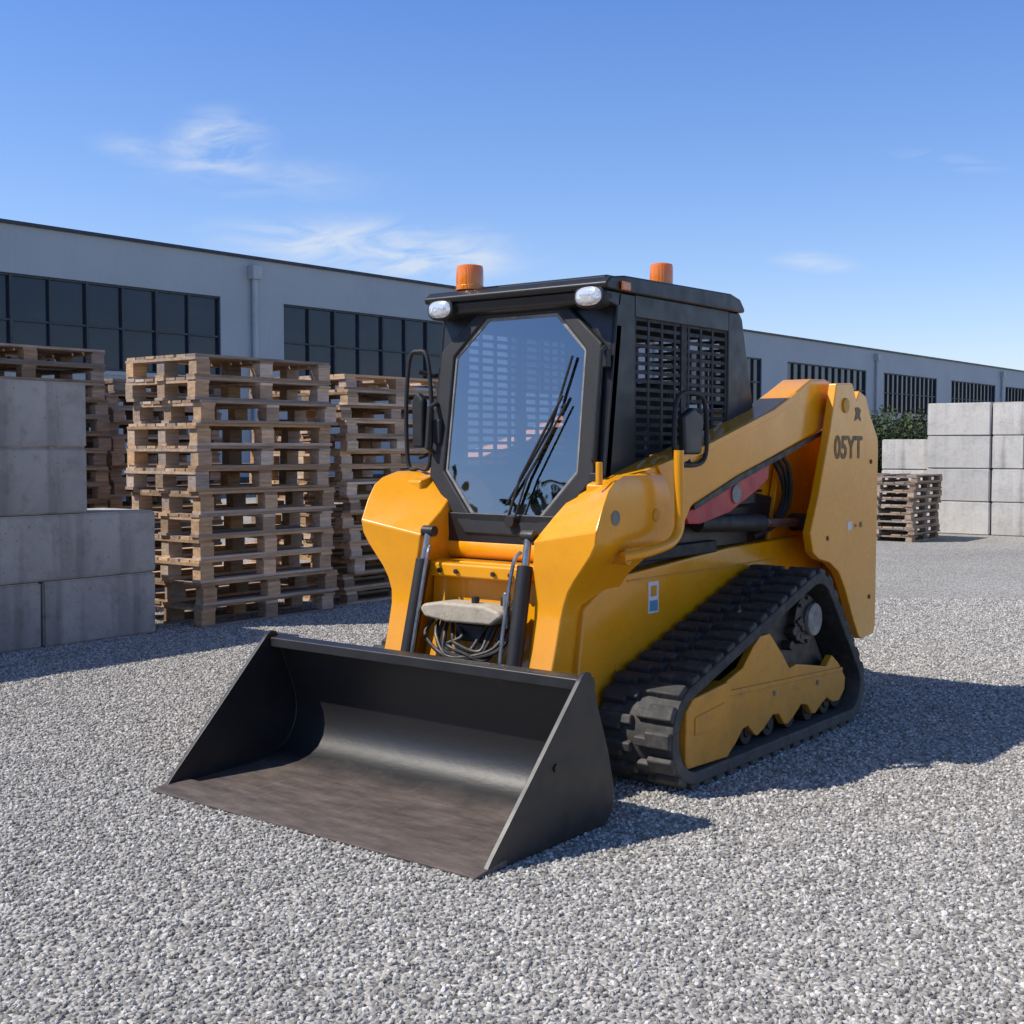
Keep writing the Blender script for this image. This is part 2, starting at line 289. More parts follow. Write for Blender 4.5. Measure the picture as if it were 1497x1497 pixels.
def track_unit(y_out,sgn,tag):
    y=lambda d: y_out+sgn*d
    lug=.026; th=.055
    W=.39
    base=[(1.45,.25,.25),(2.68,.615,.268),(3.11,.205,.205)]
    outer,tot=hull([(a,b,r-lug) for a,b,r in base]); inner=[]
    n=len(outer)
    nrm=[]
    for i in range(n):
        p=outer[i-1]; q=outer[(i+1)%n]; d=Vector((q[0]-p[0],q[1]-p[1])).normalized(); nrm.append(Vector((d.y,-d.x)))
    inner=[(outer[i][0]-nrm[i].x*th,outer[i][1]-nrm[i].y*th) for i in range(n)]
    bm=bmesh.new()
    Y0,Y1=sorted((y(0),y(W)))
    r=[[bm.verts.new((p[0],Y,p[1])) for p in L] for L,Y in ((outer,Y0),(outer,Y1),(inner,Y1),(inner,Y0))]
    for s in range(4):
        A,B=r[s],r[(s+1)%4]
        for i in range(n): bm.faces.new((A[i],A[(i+1)%n],B[(i+1)%n],B[i]))
    finish(bm_mesh(bm,'rubber_belt'),'rubber_belt_'+tag,RUB,ML,.008,2,40)
    bm=bmesh.new(); NL=int(tot/.112)
    def frame(s):
        f=(s%1)*n; i=int(f)%n; t=f-int(f); p=Vector(outer[i]).lerp(Vector(outer[(i+1)%n]),t); nn=nrm[i].lerp(nrm[(i+1)%n],t).normalized(); return p,nn
    for k in range(NL):
        for (d0,d1,off,wl) in ((.006,.13,0,.080),(.115,.185,.10,.05),(.205,.275,.40,.05),(.26,.384,.5,.080)):
            p,nn=frame((k+off)/NL); tg=Vector((-nn.y,nn.x))
            vs=[]
            for dd in (d0,d1):
                for (tt,hh) in ((-wl/2,-.008),(wl/2,-.008),(wl/2*.84,lug),(-wl/2*.84,lug)):
                    q=p+tg*tt+nn*hh; vs.append(bm.verts.new((q.x,y(dd),q.y)))
            for f in ((0,1,2,3),(7,6,5,4),(0,4,5,1),(1,5,6,2),(2,6,7,3),(3,7,4,0)): bm.faces.new([vs[i] for i in f])
    finish(bm_mesh(bm,'tread_lugs'),'tread_lugs_'+tag,RUB,ML,.009,3)
    def disc(nm,a,z,r,d0,d1,mat,n=40): return cyl(nm+'_'+tag,(a,y(d0),z),(a,y(d1),z),r,mat,ML,n,.006)
    disc('front_idler',1.45,.25,.168,.08,.31,DRK); disc('front_idler_hub',1.45,.25,.07,.05,.08,HUB)
    disc('rear_idler',3.11,.205,.122,.08,.31,DRK); disc('rear_idler_hub',3.11,.205,.045,.06,.08,DRK)
    for i,a in enumerate((1.80,2.03,2.26,2.49,2.72,2.92)):
        disc('road_roller_%d'%i,a,.145,.064,.07,.33,DRK,28); disc('roller_cap_%d'%i,a,.145,.028,.06,.07,DRK,16)
    pts=[]
    for k in range(60):
        t=2*math.pi*k/60; rr=.178 if (k%4)<2 else .145
        pts.append((2.68+rr*math.cos(t),.615+rr*math.sin(t)))
    Y0,Y1=sorted((y(.15),y(.19))); prism('drive_sprocket_'+tag,pts,Y0,Y1,DRK,ML,.003)
    disc('sprocket_drum',2.68,.615,.130,.07,.30,DRK); disc('sprocket_hub',2.74,.61,.085,.045,.071,HUB)
    for k in range(8):
        t=2*math.pi*k/8; a=2.68+.112*math.cos(t); z=.615+.112*math.sin(t); disc('hub_bolt_%d'%k,a,z,.011,.058,.071,DRK,8)
    for k in range(5):
        disc('hub_lug_%d'%k,2.50+.035*k,.50+.05*(k%2)+.02*k,.026,.06,.12,DRK,10)
    Y0,Y1=sorted((y(.11),y(.30)))
    prism('track_frame_'+tag,[(1.50,.16),(1.5,.34),(2.05,.44),(2.32,.66),(2.55,.74),(2.80,.60),(3.0,.34),(3.02,.2),(2.9,.17)],Y0,Y1,DRK,ML,.01)
    Y0,Y1=sorted((y(.035),y(.075)))
    teeth=[(1.80,.09),(1.86,.125),(1.93,.18),(1.98,.185),(2.05,.13),(2.08,.12),(2.15,.145),(2.24,.195),(2.31,.185),(2.37,.125),(2.41,.12),(2.48,.15),(2.56,.195),(2.63,.18),(2.69,.125),(2.73,.12),(2.80,.155),(2.87,.18),(2.95,.145)]
    prism('track_guard_'+tag,[(1.72,.085)]+teeth+[(3.03,.14),(3.10,.19),(3.11,.255),(3.02,.345),(2.93,.40),(2.86,.35),(2.50,.41),(2.42,.40),(2.34,.48),(2.20,.60),(2.10,.60),(2.03,.56),(1.92,.47),(1.72,.42)],Y0,Y1,YELD,ML,.006)
    Y0,Y1=sorted((y(.012),y(.09)))
    prism('tensioner_box_'+tag,[(1.375,.10),(1.36,.14),(1.365,.36),(1.42,.405),(1.74,.435),(1.77,.40),(1.77,.11),(1.74,.085)],Y0,Y1,YELD,ML,.01)
    prism('guard_rib_'+tag,[(1.77,.36),(3.05,.30),(3.05,.32),(1.77,.385)],*sorted((y(.025),y(.034))),YELD,ML,.003)
    prism('access_cover_'+tag,[(1.43,.24),(1.43,.32),(1.70,.345),(1.70,.25)],*sorted((y(.006),y(.0115))),YELD,ML,.003)
    for a,z in ((1.90,.36),(2.25,.30),(2.75,.28)): disc('guard_bolt_%d'%int(a*100),a,z,.014,.028,.034,HUB,12)
track_unit(-.04,1,'near'); track_unit(1.84,-1,'far')

# --- lower body
prism('lower_body',[(1.18,.30),(1.10,.44),(1.16,.80),(1.28,.86),(1.48,.92),(2.49,.985),(3.45,1.0),(3.62,.80),(3.62,.34),(3.4,.26)],.37,1.43,YEL,ML,.012)
box('belly_plate',1.3,3.4,.42,1.38,.2,.3,BLK,ML,.01)
box('side_seam',1.50,3.0,.364,.371,.885,.892,YELD,ML,0)
prism('mid_deck',[(1.35,.85),(1.32,1.05),(1.6,1.22),(2.6,1.30),(3.3,1.2),(3.3,.9)],.44,1.36,BLK,ML,.01)
box('deck_step',1.50,2.35,.37,.46,.965,1.03,BLKM,ML,.01)
prism('engine_cover',[(2.70,.95),(2.70,1.60),(2.80,1.72),(3.60,1.66),(3.84,1.45),(3.84,.42),(3.4,.40),(3.3,.95)],.47,1.33,YEL,ML,.015)
for i in range(9):
    z=1.12+.034*i
    box('engine_louvre_%d'%i,2.80,3.03,.462,.475,z,z+.014,BLKM,ML,.003)
box('hood_grille',3.0,3.5,.62,1.18,1.71,1.725,BLKM,ML,.003)
cyl('hood_hinge',(2.78,.50,1.735),(2.78,.66,1.735),.018,DRK,ML,16,.003)
# --- rear towers
tower=[(2.98,1.04),(3.02,.93),(3.10,.89),(3.24,.86),(3.36,.80),(3.45,.70),(3.58,.50),(3.66,.395),(3.70,.38),(3.88,.39),(3.905,.43),(3.915,1.50),(3.905,1.56),(3.78,1.70),(3.72,1.80),(3.62,1.83),(3.58,1.78),(3.52,1.87),(3.30,1.86),(3.22,1.60),(3.08,1.24)]
for nm,y0,y1 in (('near',.15,.20),('far',mir(.20),mir(.15))):
    prism('rear_tower_'+nm,tower,y0,y1,YEL,ML,.008)
for nm,y0,y1 in (('near',.42,.46),('far',mir(.46),mir(.42))):
    prism('tower_inner_'+nm,[(3.0,.9),(3.3,1.86),(3.52,1.86),(3.8,1.5),(3.86,.5),(3.5,.4)],y0,y1,YEL,ML,.006)
for nm,y0,y1 in (('near',.2005,.4195),('far',mir(.4195),mir(.2005))):
    prism('tower_back_'+nm,[(3.72,.40),(3.87,.41),(3.89,1.5),(3.76,1.62),(3.68,1.6),(3.74,1.45)],y0,y1,YEL,ML,.006)
cyl('tower_pivot_near',(3.42,.14,1.74),(3.42,.47,1.74),.042,YELD,ML,24); cyl('tower_pivot_far',(3.42,mir(.14),1.74),(3.42,mir(.47),1.74),.042,YELD,ML,24)
for a,z in ((3.80,.62),(3.80,1.42),(3.2,1.0)): cyl('tower_bolt',(a,.151,z),(a,.144,z),.013,DRK,ML,12,.002)
def text(name,s,loc,size,mat,rot=(R(90),0,0),ext=.001):
    cu=bpy.data.curves.new(name,'FONT'); cu.body=s; cu.size=size; cu.extrude=ext; cu.offset=.005; cu.space_character=1.02; cu.materials.append(mat)
    ob=bpy.data.objects.new(name,cu); ob.location=loc; ob.rotation_euler=rot; ob.parent=ML; C.objects.link(ob); return ob
text('model_lettering','05YT',(3.275,.1485,1.445),.175,TXT)
box('tower_mark',3.47,3.53,.1475,.1495,1.03,1.08,WHT,ML,0)
box('tower_mark_2',3.575,3.60,.1475,.1495,1.045,1.06,TXT,ML,0)
cyl('tower_mark_3',(3.66,.149,1.055),(3.66,.147,1.055),.017,TXT,ML,16,0)
prism('tower_symbol',[(3.55,1.655),(3.57,1.70),(3.555,1.73),(3.60,1.735),(3.64,1.72),(3.625,1.69),(3.645,1.655),(3.60,1.67)],.1475,.1495,TXT,ML,0)

# --- loader arms
def arm(near):
    Y=(lambda y:y) if near else mir; tg='near' if near else 'far'
    beam=[(1.30,1.02),(1.22,1.10),(1.22,1.34),(1.52,1.42),(2.03,1.53),(2.68,1.70),(2.95,1.80),(3.15,1.88),(3.36,1.885),(3.46,1.86),(3.48,1.70),(3.37,1.62),(2.85,1.49),(2.31,1.35),(1.85,1.22),(1.75,1.10),(1.62,1.05),(1.45,1.03)]
    prism('arm_beam_'+tg,beam,*sorted((Y(.235),Y(.41))),YEL,ML,.012,seg=3)
    prism('arm_flange_'+tg,[(1.55,1.385),(2.03,1.495),(2.68,1.662),(2.98,1.765),(2.99,1.79),(2.95,1.80),(2.68,1.70),(2.03,1.53),(1.52,1.42)],*sorted((Y(.222),Y(.234))),YEL,ML,.003)
    prism('arm_lower_strip_'+tg,[(1.86,1.205),(2.33,1.335),(3.30,1.575),(3.30,1.60),(2.31,1.365),(1.86,1.232)],*sorted((Y(.225),Y(.2345))),DRK,ML,.002)
    S=[((.93,.405,.44),(.93,.535,.44),1.40),((.985,.402,.62),(.985,.54,.62),1.42),((1.02,.398,.76),(1.02,.546,.76),1.44),((1.03,.388,.82),(1.03,.55,.82),1.44),((1.03,.366,.88),(1.03,.553,.88),1.45),
       ((1.03,.33,.935),(1.03,.556,.93),1.46),((1.025,.285,.99),(1.03,.56,.98),1.50),((1.02,.245,1.04),(1.035,.563,1.02),1.54),((1.015,.215,1.09),(1.04,.565,1.055),1.6),
       ((1.01,.206,1.15),(1.045,.567,1.09),1.62),
       ((1.055,.206,1.25),(1.20,.562,1.20),1.62),((1.10,.208,1.32),(1.31,.545,1.285),1.60),((1.15,.213,1.355),(1.38,.50,1.34),1.58),((1.25,.222,1.385),(1.42,.45,1.375),1.56)]
    rings=[]
    for (o,i_,a1) in S:
        rings.append([(o[0],Y(o[1]),o[2]),(i_[0],Y(i_[1]),i_[2]),(a1,Y(i_[1]),i_[2]),(a1,Y(o[1]),o[2])])
    loft('arm_front_leg_'+tg,rings,YEL,ML,.009,seg=3,smooth=28)
    prism('arm_foot_'+tg,[(.89,.20),(.89,.42),(.95,.52),(1.2,.50),(1.15,.30),(1.0,.2)],*sorted((Y(.41),Y(.53))),YELD,ML,.01)
    cyl('foot_pin_'+tg,(.97,Y(.38),.30),(.97,Y(.56),.30),.03,STEEL,ML,20)
    cyl('tilt_cylinder_'+tg,(.915,Y(.585),.47),(1.03,Y(.60),.98),.036,BLKM,ML,24)
    cyl('tilt_rod_'+tg,(1.03,Y(.60),.97),(1.06,Y(.605),1.10),.018,STEEL,ML,20)
    cyl('tilt_eye_'+tg,(1.065,Y(.57),1.11),(1.065,Y(.64),1.11),.026,DRK,ML,20)
    tube('tilt_pipe_'+tg,[(.90,Y(.64),.55),(.93,Y(.645),.70),(1.0,Y(.645),.98),(1.04,Y(.63),1.04)],.009,STEEL,ML,8,True)
    cyl('lift_cylinder_'+tg,(2.08,Y(.34),1.13),(2.78,Y(.34),1.10),.045,BLKM,ML,28)
    cyl('lift_rod_'+tg,(2.77,Y(.34),1.10),(3.25,Y(.34),1.08),.024,STEEL,ML,24)
    cyl('lift_eye_'+tg,(3.27,Y(.30),1.08),(3.27,Y(.40),1.08),.05,DRK,ML,24)
    prism('arm_lock_'+tg,[(1.80,1.19),(2.42,1.39),(2.68,1.45),(2.66,1.34),(2.56,1.29),(2.24,1.18),(1.95,1.135),(1.84,1.14)],*sorted((Y(.242),Y(.30))),RED,ML,.006)
    cyl('lock_roller_'+tg,(2.30,Y(.232),1.27),(2.30,Y(.2415),1.27),.048,HUB,ML,24)
    for i in range(3):
        tube('hyd_hose_%d_%s'%(i,tg),[(2.95,Y(.36+.02*i),1.50),(3.07,Y(.33+.02*i),1.40-.03*i),(3.10,Y(.33+.02*i),1.22),(3.02-.03*i,Y(.37),1.08),(2.8,Y(.40),1.02)],.012,BLKM,ML,8,True)
    tube('arm_hydraulic_pipe_'+tg,[(1.7,Y(.43),1.30),(2.2,Y(.43),1.41),(2.9,Y(.43),1.58)],.011,DRK,ML,8)
    cyl('arm_bolt_%s'%tg,(1.48,Y(.207),1.20),(1.48,Y(.200),1.20),.028,YELD,ML,20,.003)
    cyl('arm_pin_%s'%tg,(1.25,Y(.20),1.02),(1.25,Y(.30),1.02),.03,YELD,ML,20,.004)
arm(True); arm(False)
cyl('arm_torque_tube',(1.30,.56,1.02),(1.30,1.24,1.02),.06,YEL,ML,28)
cyl('arm_reflector',(1.15,.2065,1.20),(1.15,.202,1.20),.033,HUB,ML,20,.002)
cyl('top_peg',(1.12,.27,1.34),(1.12,.27,1.44),.015,YEL,ML,16,.003)
tube('hand_rail',[(1.55,.13,1.49),(1.55,.13,1.42),(1.56,.13,1.20),(1.55,.13,1.13),(1.50,.13,1.085),(1.42,.13,1.065),(1.30,.15,1.045),(1.20,.20,1.03)],.023,YEL,ML,14,True)

# --- front centre: plate, step, hoses
prism('front_plate',[(1.10,.36),(1.06,.50),(1.12,.72),(1.14,.97),(1.25,.97),(1.25,.36)],.57,1.23,YEL,ML,.008)
box('front_upper_bar',1.06,1.14,.60,1.20,.90,.965,YEL,ML,.012)
for y in (.70,.80,1.02,1.12): cyl('plate_bolt',(1.055,y,.93),(1.045,y,.93),.012,DRK,ML,10,.002)
prism('front_step',[(.66,.755),(.68,.78),(.76,.80),(1.02,.80),(1.12,.785),(1.14,.76),(1.11,.725),(.98,.71),(.72,.715)],.93,1.07,BEIGE,ML,.015,axis='X',seg=3)
for i in range(6):
    random.seed(i+20); j=lambda s: random.uniform(-s,s)
    tube('front_hose_%d'%i,[(1.03,1.14-.03*i,.70),(.97,1.12-.04*i+j(.02),.62+j(.03)),(.94,.95+j(.04),.54+.015*i+j(.015)),(.96,.74+.02*i+j(.03),.58+j(.03)),(1.02,.66+.03*i,.70),(1.06,.68,.82)],.010,DRK,ML,8,True)
cyl('coupler_1',(1.0,.68,.70),(1.0,.68,.86),.018,STEEL,ML,14,.003); cyl('coupler_2',(1.02,.64,.62),(1.02,.64,.80),.014,DRK,ML,14,.003)
box('front_valve',1.0,1.07,.82,.98,.62,.70,DRK,ML,.008)
cyl('front_bolt_a',(1.0,.86,.80),(1.0,.86,.83),.018,DRK,ML,12,.002); cyl('front_bolt_b',(1.0,.70,.80),(1.0,.70,.84),.012,DRK,ML,12,.002)
box('side_sticker',1.68,1.77,.3655,.3695,.72,.87,WHT,ML,0); box('side_sticker_blue',1.69,1.76,.3635,.3654,.73,.78,BLU,ML,0); box('side_sticker_mark',1.70,1.75,.3635,.3654,.80,.85,YELD,ML,0)
cyl('body_plug',(1.42,.371,.50),(1.42,.362,.50),.022,YELD,ML,20,.003)

# --- cab
CY0,CY1=.37,1.41
def fa(z): return 1.42+.13*(z-2.2)
for nm,y0,y1 in (('near',CY0,CY0+.03),('far',CY1-.03,CY1)):
    prism('cab_front_pillar_'+nm,[(1.42,2.20),(1.56,2.20),(1.56,1.2),(1.50,.98),(1.26,.98),(1.29,1.2)],y0,y1,BLK,ML,.008)
    prism('cab_rear_quarter_'+nm,[(2.45,2.20),(2.57,2.20),(2.60,2.17),(2.73,1.72),(2.76,1.50),(2.76,1.2),(2.45,1.2)],y0,y1,BLK,ML,.008)
    box('cab_side_top_'+nm,1.5605,2.4495,y0,y1,2.10,2.20,BLK,ML,.003)
    box('cab_side_bottom_'+nm,1.5605,2.4495,y0,y1,1.2,1.40,BLK,ML,.003)
    bm=bmesh.new(); ya,yb=y0+.008,y1-.008
    for x in (1.5605,1.68,1.80,1.92,2.05,2.17,2.29,2.43):
        add_box(bm,x,x+.0195,ya,yb,1.40,2.10)
    add_box(bm,1.985,2.035,ya-.003,yb+.003,1.40,2.10)
    nrow=17
    for i in range(nrow+1):
        z=1.405+(.69)*i/nrow
        add_box(bm,1.565,2.445,ya+.0015,yb-.0015,z-.0085,z+.0085)
    finish(bm_mesh(bm,'side_grille'),'cab_side_grille_'+nm,BLKM,ML,0)
prism('cab_roof',[(1.30,2.205),(1.29,2.23),(1.33,2.26),(1.45,2.275),(2.44,2.288),(2.54,2.268),(2.59,2.22),(2.585,2.201),(1.45,2.201)],.35,1.43,BLK,ML,.018,seg=3)
prism('roof_panel',[(1.5,2.286),(1.52,2.30),(2.38,2.305),(2.42,2.29)],.50,1.28,BLK,ML,.006)
prism('cab_visor',[(1.33,2.15),(1.315,2.204),(1.45,2.204),(1.44,2.13)],.37,1.41,BLK,ML,.01)
def ringmesh(name,outer,inner,x_off,th,mat,bevel=.01):
    bm=bmesh.new(); n=len(outer)
    def P(p,o): return (fa(p[1])+x_off+o,p[0],p[1])
    R4=[[bm.verts.new(P(p,o)) for p in L] for L,o in ((outer,0),(inner,0),(inner,th),(outer,th))]
    for s in range(4):
        A,B=R4[s],R4[(s+1)%4]
        for i in range(n): bm.faces.new((A[i],A[(i+1)%n],B[(i+1)%n],B[i]))
    return finish(bm_mesh(bm,name),name,mat,ML,bevel)
rect=[(.385,2.2),(.37,2.05),(.37,1.25),(.62,.955),(1.16,.955),(1.41,1.25),(1.41,2.05),(1.395,2.2)]
octo=[(.655,2.18),(.415,1.97),(.405,1.36),(.66,1.09),(1.13,1.09),(1.385,1.36),(1.375,1.97),(1.135,2.18)]
octi=[(.685,2.125),(.505,1.945),(.50,1.39),(.70,1.165),(1.09,1.165),(1.29,1.39),(1.285,1.945),(1.105,2.125)]
octg=[(.695,2.11),(.517,1.94),(.512,1.395),(.706,1.18),(1.084,1.18),(1.278,1.395),(1.273,1.94),(1.095,2.11)]
octo2=[(.67,2.165),(.43,1.965),(.42,1.365),(.665,1.105),(1.125,1.105),(1.37,1.365),(1.36,1.965),(1.12,2.165)]
ringmesh('cab_front_frame',rect,octo2,0,.05,BLK,.006)
ringmesh('door_frame',octo,octi,-.035,.033,BLKM,.012)
ringmesh('door_seal',octi,octg,-.022,.012,HUB,.002)
bm=bmesh.new(); bm.faces.new([bm.verts.new((fa(p[1])-.016,p[0],p[1])) for p in octi]); finish(bm_mesh(bm,'g'),'front_glass',GLASS,ML)
bm=bmesh.new()
for (y0,y1,z0,z1) in ((.40,.50,1.2,2.2),(1.28,1.38,1.2,2.2),(.50,1.28,1.2,1.50),(.50,1.28,2.08,2.2)):
    add_box(bm,0,.03,y0,y1,z0,z1)
for v in bm.verts: v.co.x+= 2.55+.15*(2.2-v.co.z)/.6
finish(bm_mesh(bm,'cab_back'),'cab_back_wall',BLK,ML,0)
bm=bmesh.new()
for i in range(13):
    z=1.52+.045*i; x=2.55+.15*(2.2-z)/.6; add_box(bm,x+.006,x+.022,.49,1.29,z-.008,z+.008)
finish(bm_mesh(bm,'back_grille'),'cab_back_grille',BLKM,ML,0)
box('cab_floor',1.25,2.75,.41,1.37,.99,1.19,BLK,ML,.005)
prism('seat_base',[(1.85,1.20),(1.83,1.36),(1.90,1.40),(2.35,1.36),(2.38,1.2)],.66,1.14,SEAT,ML,.03,seg=4)
prism('seat_back',[(2.28,1.36),(2.42,1.85),(2.50,1.85),(2.44,1.36)],.70,1.10,SEAT,ML,.03,seg=4)
for y in (.60,1.20):
    box('arm_rest',1.75,2.2,y-.05,y+.05,1.42,1.47,SEAT,ML,.015)
    tube('joystick',[(1.80,y,1.46),(1.78,y,1.56),(1.79,y,1.62)],.018,BLKM,ML,10); cyl('joystick_knob',(1.79,y,1.60),(1.785,y,1.69),.028,BLKM,ML,14,.01)
box('dash_display',1.50,1.54,.46,.58,1.60,1.72,BLKM,ML,.008)
gx=lambda z: fa(z)-.036
tube('wiper_arm',[(gx(1.17)-.015,.86,1.17),(gx(1.35)-.02,.80,1.36),(gx(1.72)-.01,.60,1.74)],.007,BLKM,ML,8)
tube('wiper_arm_2',[(gx(1.17)-.015,.82,1.17),(gx(1.35)-.02,.76,1.36),(gx(1.70)-.01,.58,1.70)],.005,BLKM,ML,8)
tube('wiper_blade',[(gx(1.28),.885,1.24),(gx(1.6),.66,1.60),(gx(1.9),.57,1.92)],.007,BLKM,ML,8)
cyl('wiper_motor',(gx(1.16)+.01,.84,1.16),(gx(1.16)-.03,.84,1.16),.028,BLKM,ML,16)
tube('grab_handle_near',[(gx(1.95),.395,1.95),(gx(1.95)-.05,.385,1.93),(gx(1.5)-.05,.385,1.45),(gx(1.4),.395,1.42)],.012,BLKM,ML,10)
tube('grab_handle_far',[(gx(1.7),1.37,1.72),(gx(1.7)-.05,1.37,1.70),(gx(1.55)-.05,1.37,1.50),(gx(1.5),1.37,1.48)],.014,BLKM,ML,10)
for z in (1.35,1.9): box('door_hinge',fa(z)-.05,fa(z)-.01,.375,.42,z-.04,z+.04,BLKM,ML,.006)
box('door_latch',fa(1.6)-.06,fa(1.6)-.035,1.32,1.365,1.52,1.64,BLKM,ML,.008)
def ell_lamp(y,z,tag):
    x=1.30
    pts=[(y+.070*math.copysign(abs(math.cos(t))**.8,math.cos(t)),z+.042*math.copysign(abs(math.sin(t))**.8,math.sin(t))) for t in [2*math.pi*k/28 for k in range(28)]]
    prism('headlamp_housing_'+tag,[(y+(p[0]-y)*1.16,z+(p[1]-z)*1.28) for p in pts],x-.004,x+.07,BLKM,ML,.008,axis='X')
    bm=bmesh.new(); rings=[]
    for s,o in ((1,-.004),(.85,-.014),(.5,-.020)):
        rings.append([bm.verts.new((x+o-.001,y+(p[0]-y)*s,z+(p[1]-z)*s)) for p in pts])
    for i in range(2):
        for k in range(28): bm.faces.new((rings[i][k],rings[i][(k+1)%28],rings[i+1][(k+1)%28],rings[i+1][k]))
    bm.faces.new(rings[-1]); finish(bm_mesh(bm,'lens'),'headlamp_lens_'+tag,LAMP,ML,0,smooth=60)
ell_lamp(.450,2.175,'near'); ell_lamp(1.330,2.175,'far')
box('side_marker',1.40,1.47,.335,.349,2.205,2.245,AMB,ML,.006)
def beacon(x,y,tag,r=.056):
    cyl('beacon_base_'+tag,(x,y,2.27),(x,y,2.295),r*1.05,AMB,ML,28,.004)
    pr=[(r,0),(r*1.02,.03),(r*1.0,.085),(r*.95,.1),(r*.6,.106),(0.001,.108)]
    rings=[[(x+q*math.cos(2*math.pi*k/28),y+q*math.sin(2*math.pi*k/28),2.29+h) for k in range(28)] for q,h in pr]
    loft('beacon_lens_'+tag,rings,AMB,ML,0,smooth=50)
beacon(1.42,1.24,'far',.066); beacon(1.95,.47,'near',.056)
def mirror(y,a0,a1,z0,z1,tag,front=False):
    am=(a0+a1)/2
    if not front:
        tube('mirror_hoop_'+tag,[(a0+.02,y,z0+.03),(a0,y,(z0+z1)/2),(a0+.03,y,z1-.03),(am,y,z1),(a1-.03,y,z1-.03),(a1,y,(z0+z1)/2),(a1-.02,y,z0+.03),(am,y,z0)],.012,BLKM,ML,10,True,True)
        prism('mirror_head_'+tag,[(a0+.07,z0+.05),(a0+.055,z1-.11),(am,z1-.07),(a1-.055,z1-.11),(a1-.07,z0+.05)],y-.02,y+.02,BLK,ML,.015)
        tube('mirror_stay_'+tag,[(am,y,z0+.02),(am-.05,y+.08,z0-.02),(am-.1,.37,z0-.03)],.012,BLKM,ML,10)
    else:
        x=a0
        tube('mirror_hoop_'+tag,[(x,y-.07,z0+.02),(x,y-.085,(z0+z1)/2),(x,y-.06,z1-.04),(x,y,z1),(x,y+.06,z1-.04),(x,y+.085,(z0+z1)/2),(x,y+.07,z0+.02),(x,y,z0)],.011,BLKM,ML,10,True,True)
        prism('mirror_head_'+tag,[(y-.035,z0+.10),(y-.04,z0+.34),(y,z0+.38),(y+.04,z0+.34),(y+.035,z0+.10)],x-.015,x+.03,BLKM,ML,.015,axis='X')
        tube('mirror_stay_'+tag,[(x,y,z1-.1),(x+.06,y-.05,z1-.12),(1.42,1.40,z1-.12)],.012,BLKM,ML,10)
        tube('mirror_stay_lower_'+tag,[(x,y,z0+.05),(x+.06,y-.05,z0+.08),(1.36,1.40,z0+.1)],.010,BLKM,ML,10)
mirror(.22,1.66,1.96,1.42,1.76,'near'); mirror(1.49,1.32,0,1.40,1.98,'far',True)

# ------------------------------------------------------------ pallets
def pallet_mesh(name,LX,LY,H,mat,seed):
    rnd=random.Random(seed); bm=bmesh.new(); lay=bm.faces.layers.float.new('rnd')
    t=.024; hb=H-3*t
    def B(*a):
        r=rnd.random(); rz=rnd.uniform(-.008,.008); cx=(a[0]+a[1])/2; cy=(a[2]+a[3])/2
        M=Matrix.Translation((cx,cy,0))@Matrix.Rotation(rz,4,'Z')@Matrix.Translation((-cx+rnd.uniform(-.009,.009),-cy+rnd.uniform(-.006,.006),0))
        for f in add_box(bm,*a,M): f[lay]=r
    for j in range(3):
        y=(0,LY/2-.055,LY-.11)[j]; B(0,LX,y,y+.11,0,t)
    for i in range(3):
        for j in range(3):
            x=(0.005,LX/2-.07,LX-.145)[i]; y=(.003,LY/2-.05,LY-.103)[j]; B(x,x+.14,y,y+.10,t,t+hb)
    for i in range(3):
        x=(0,LX/2-.07,LX-.14)[i]; B(x,x+.14,0,LY,t+hb,2*t+hb)
    for k in range(7):
        if k in (2,4) and rnd.random()<.3: continue
        w=LY/7; B(0,LX,k*w+.008,(k+1)*w-.012,2*t+hb+.0008,H)
    me=bm_mesh(bm,name); me.materials.append(mat); return me
def pallet_stack(x,y,LX,LY,H,n,mat,jit=.02,seed=1,rot=0,z0=0):
    rnd=random.Random(seed); e=empty('pallet_stack',(x,y,z0),rot)
    ms=[pallet_mesh('pallet_mesh_%d_%d'%(seed,i),LX,LY,H,mat,seed*10+i) for i in range(5)]
    for i in range(n):
        ob=bpy.data.objects.new('pallet_%02d'%i,ms[rnd.randrange(5)]); C.objects.link(ob); ob.parent=e
        ob.location=(rnd.uniform(-jit,jit),rnd.uniform(-jit,jit),i*(H+.001)); ob.rotation_euler=(0,0,rnd.uniform(-jit*.6,jit*.6))
    return e
pallet_stack(3.24,5.68,1.53,.95,.189,12,WOOD,.026,3)
pallet_stack(5.12,5.85,1.5,1.15,.146,15,WOOD,.06,5)
pallet_stack(2.35,8.0,1.62,1.2,.163,15,WOODD,.03,8)
pallet_stack(4.2,8.3,1.4,1.2,.146,15,WOODD,.04,11)
pallet_stack(0.6,8.1,1.6,1.2,.163,14,WOODD,.03,12)
pallet_stack(16.3,4.5,1.2,1.25,.118,9,WOODD,.04,14)
pallet_stack(16.6,5.9,1.2,1.25,.118,8,WOODD,.04,15)

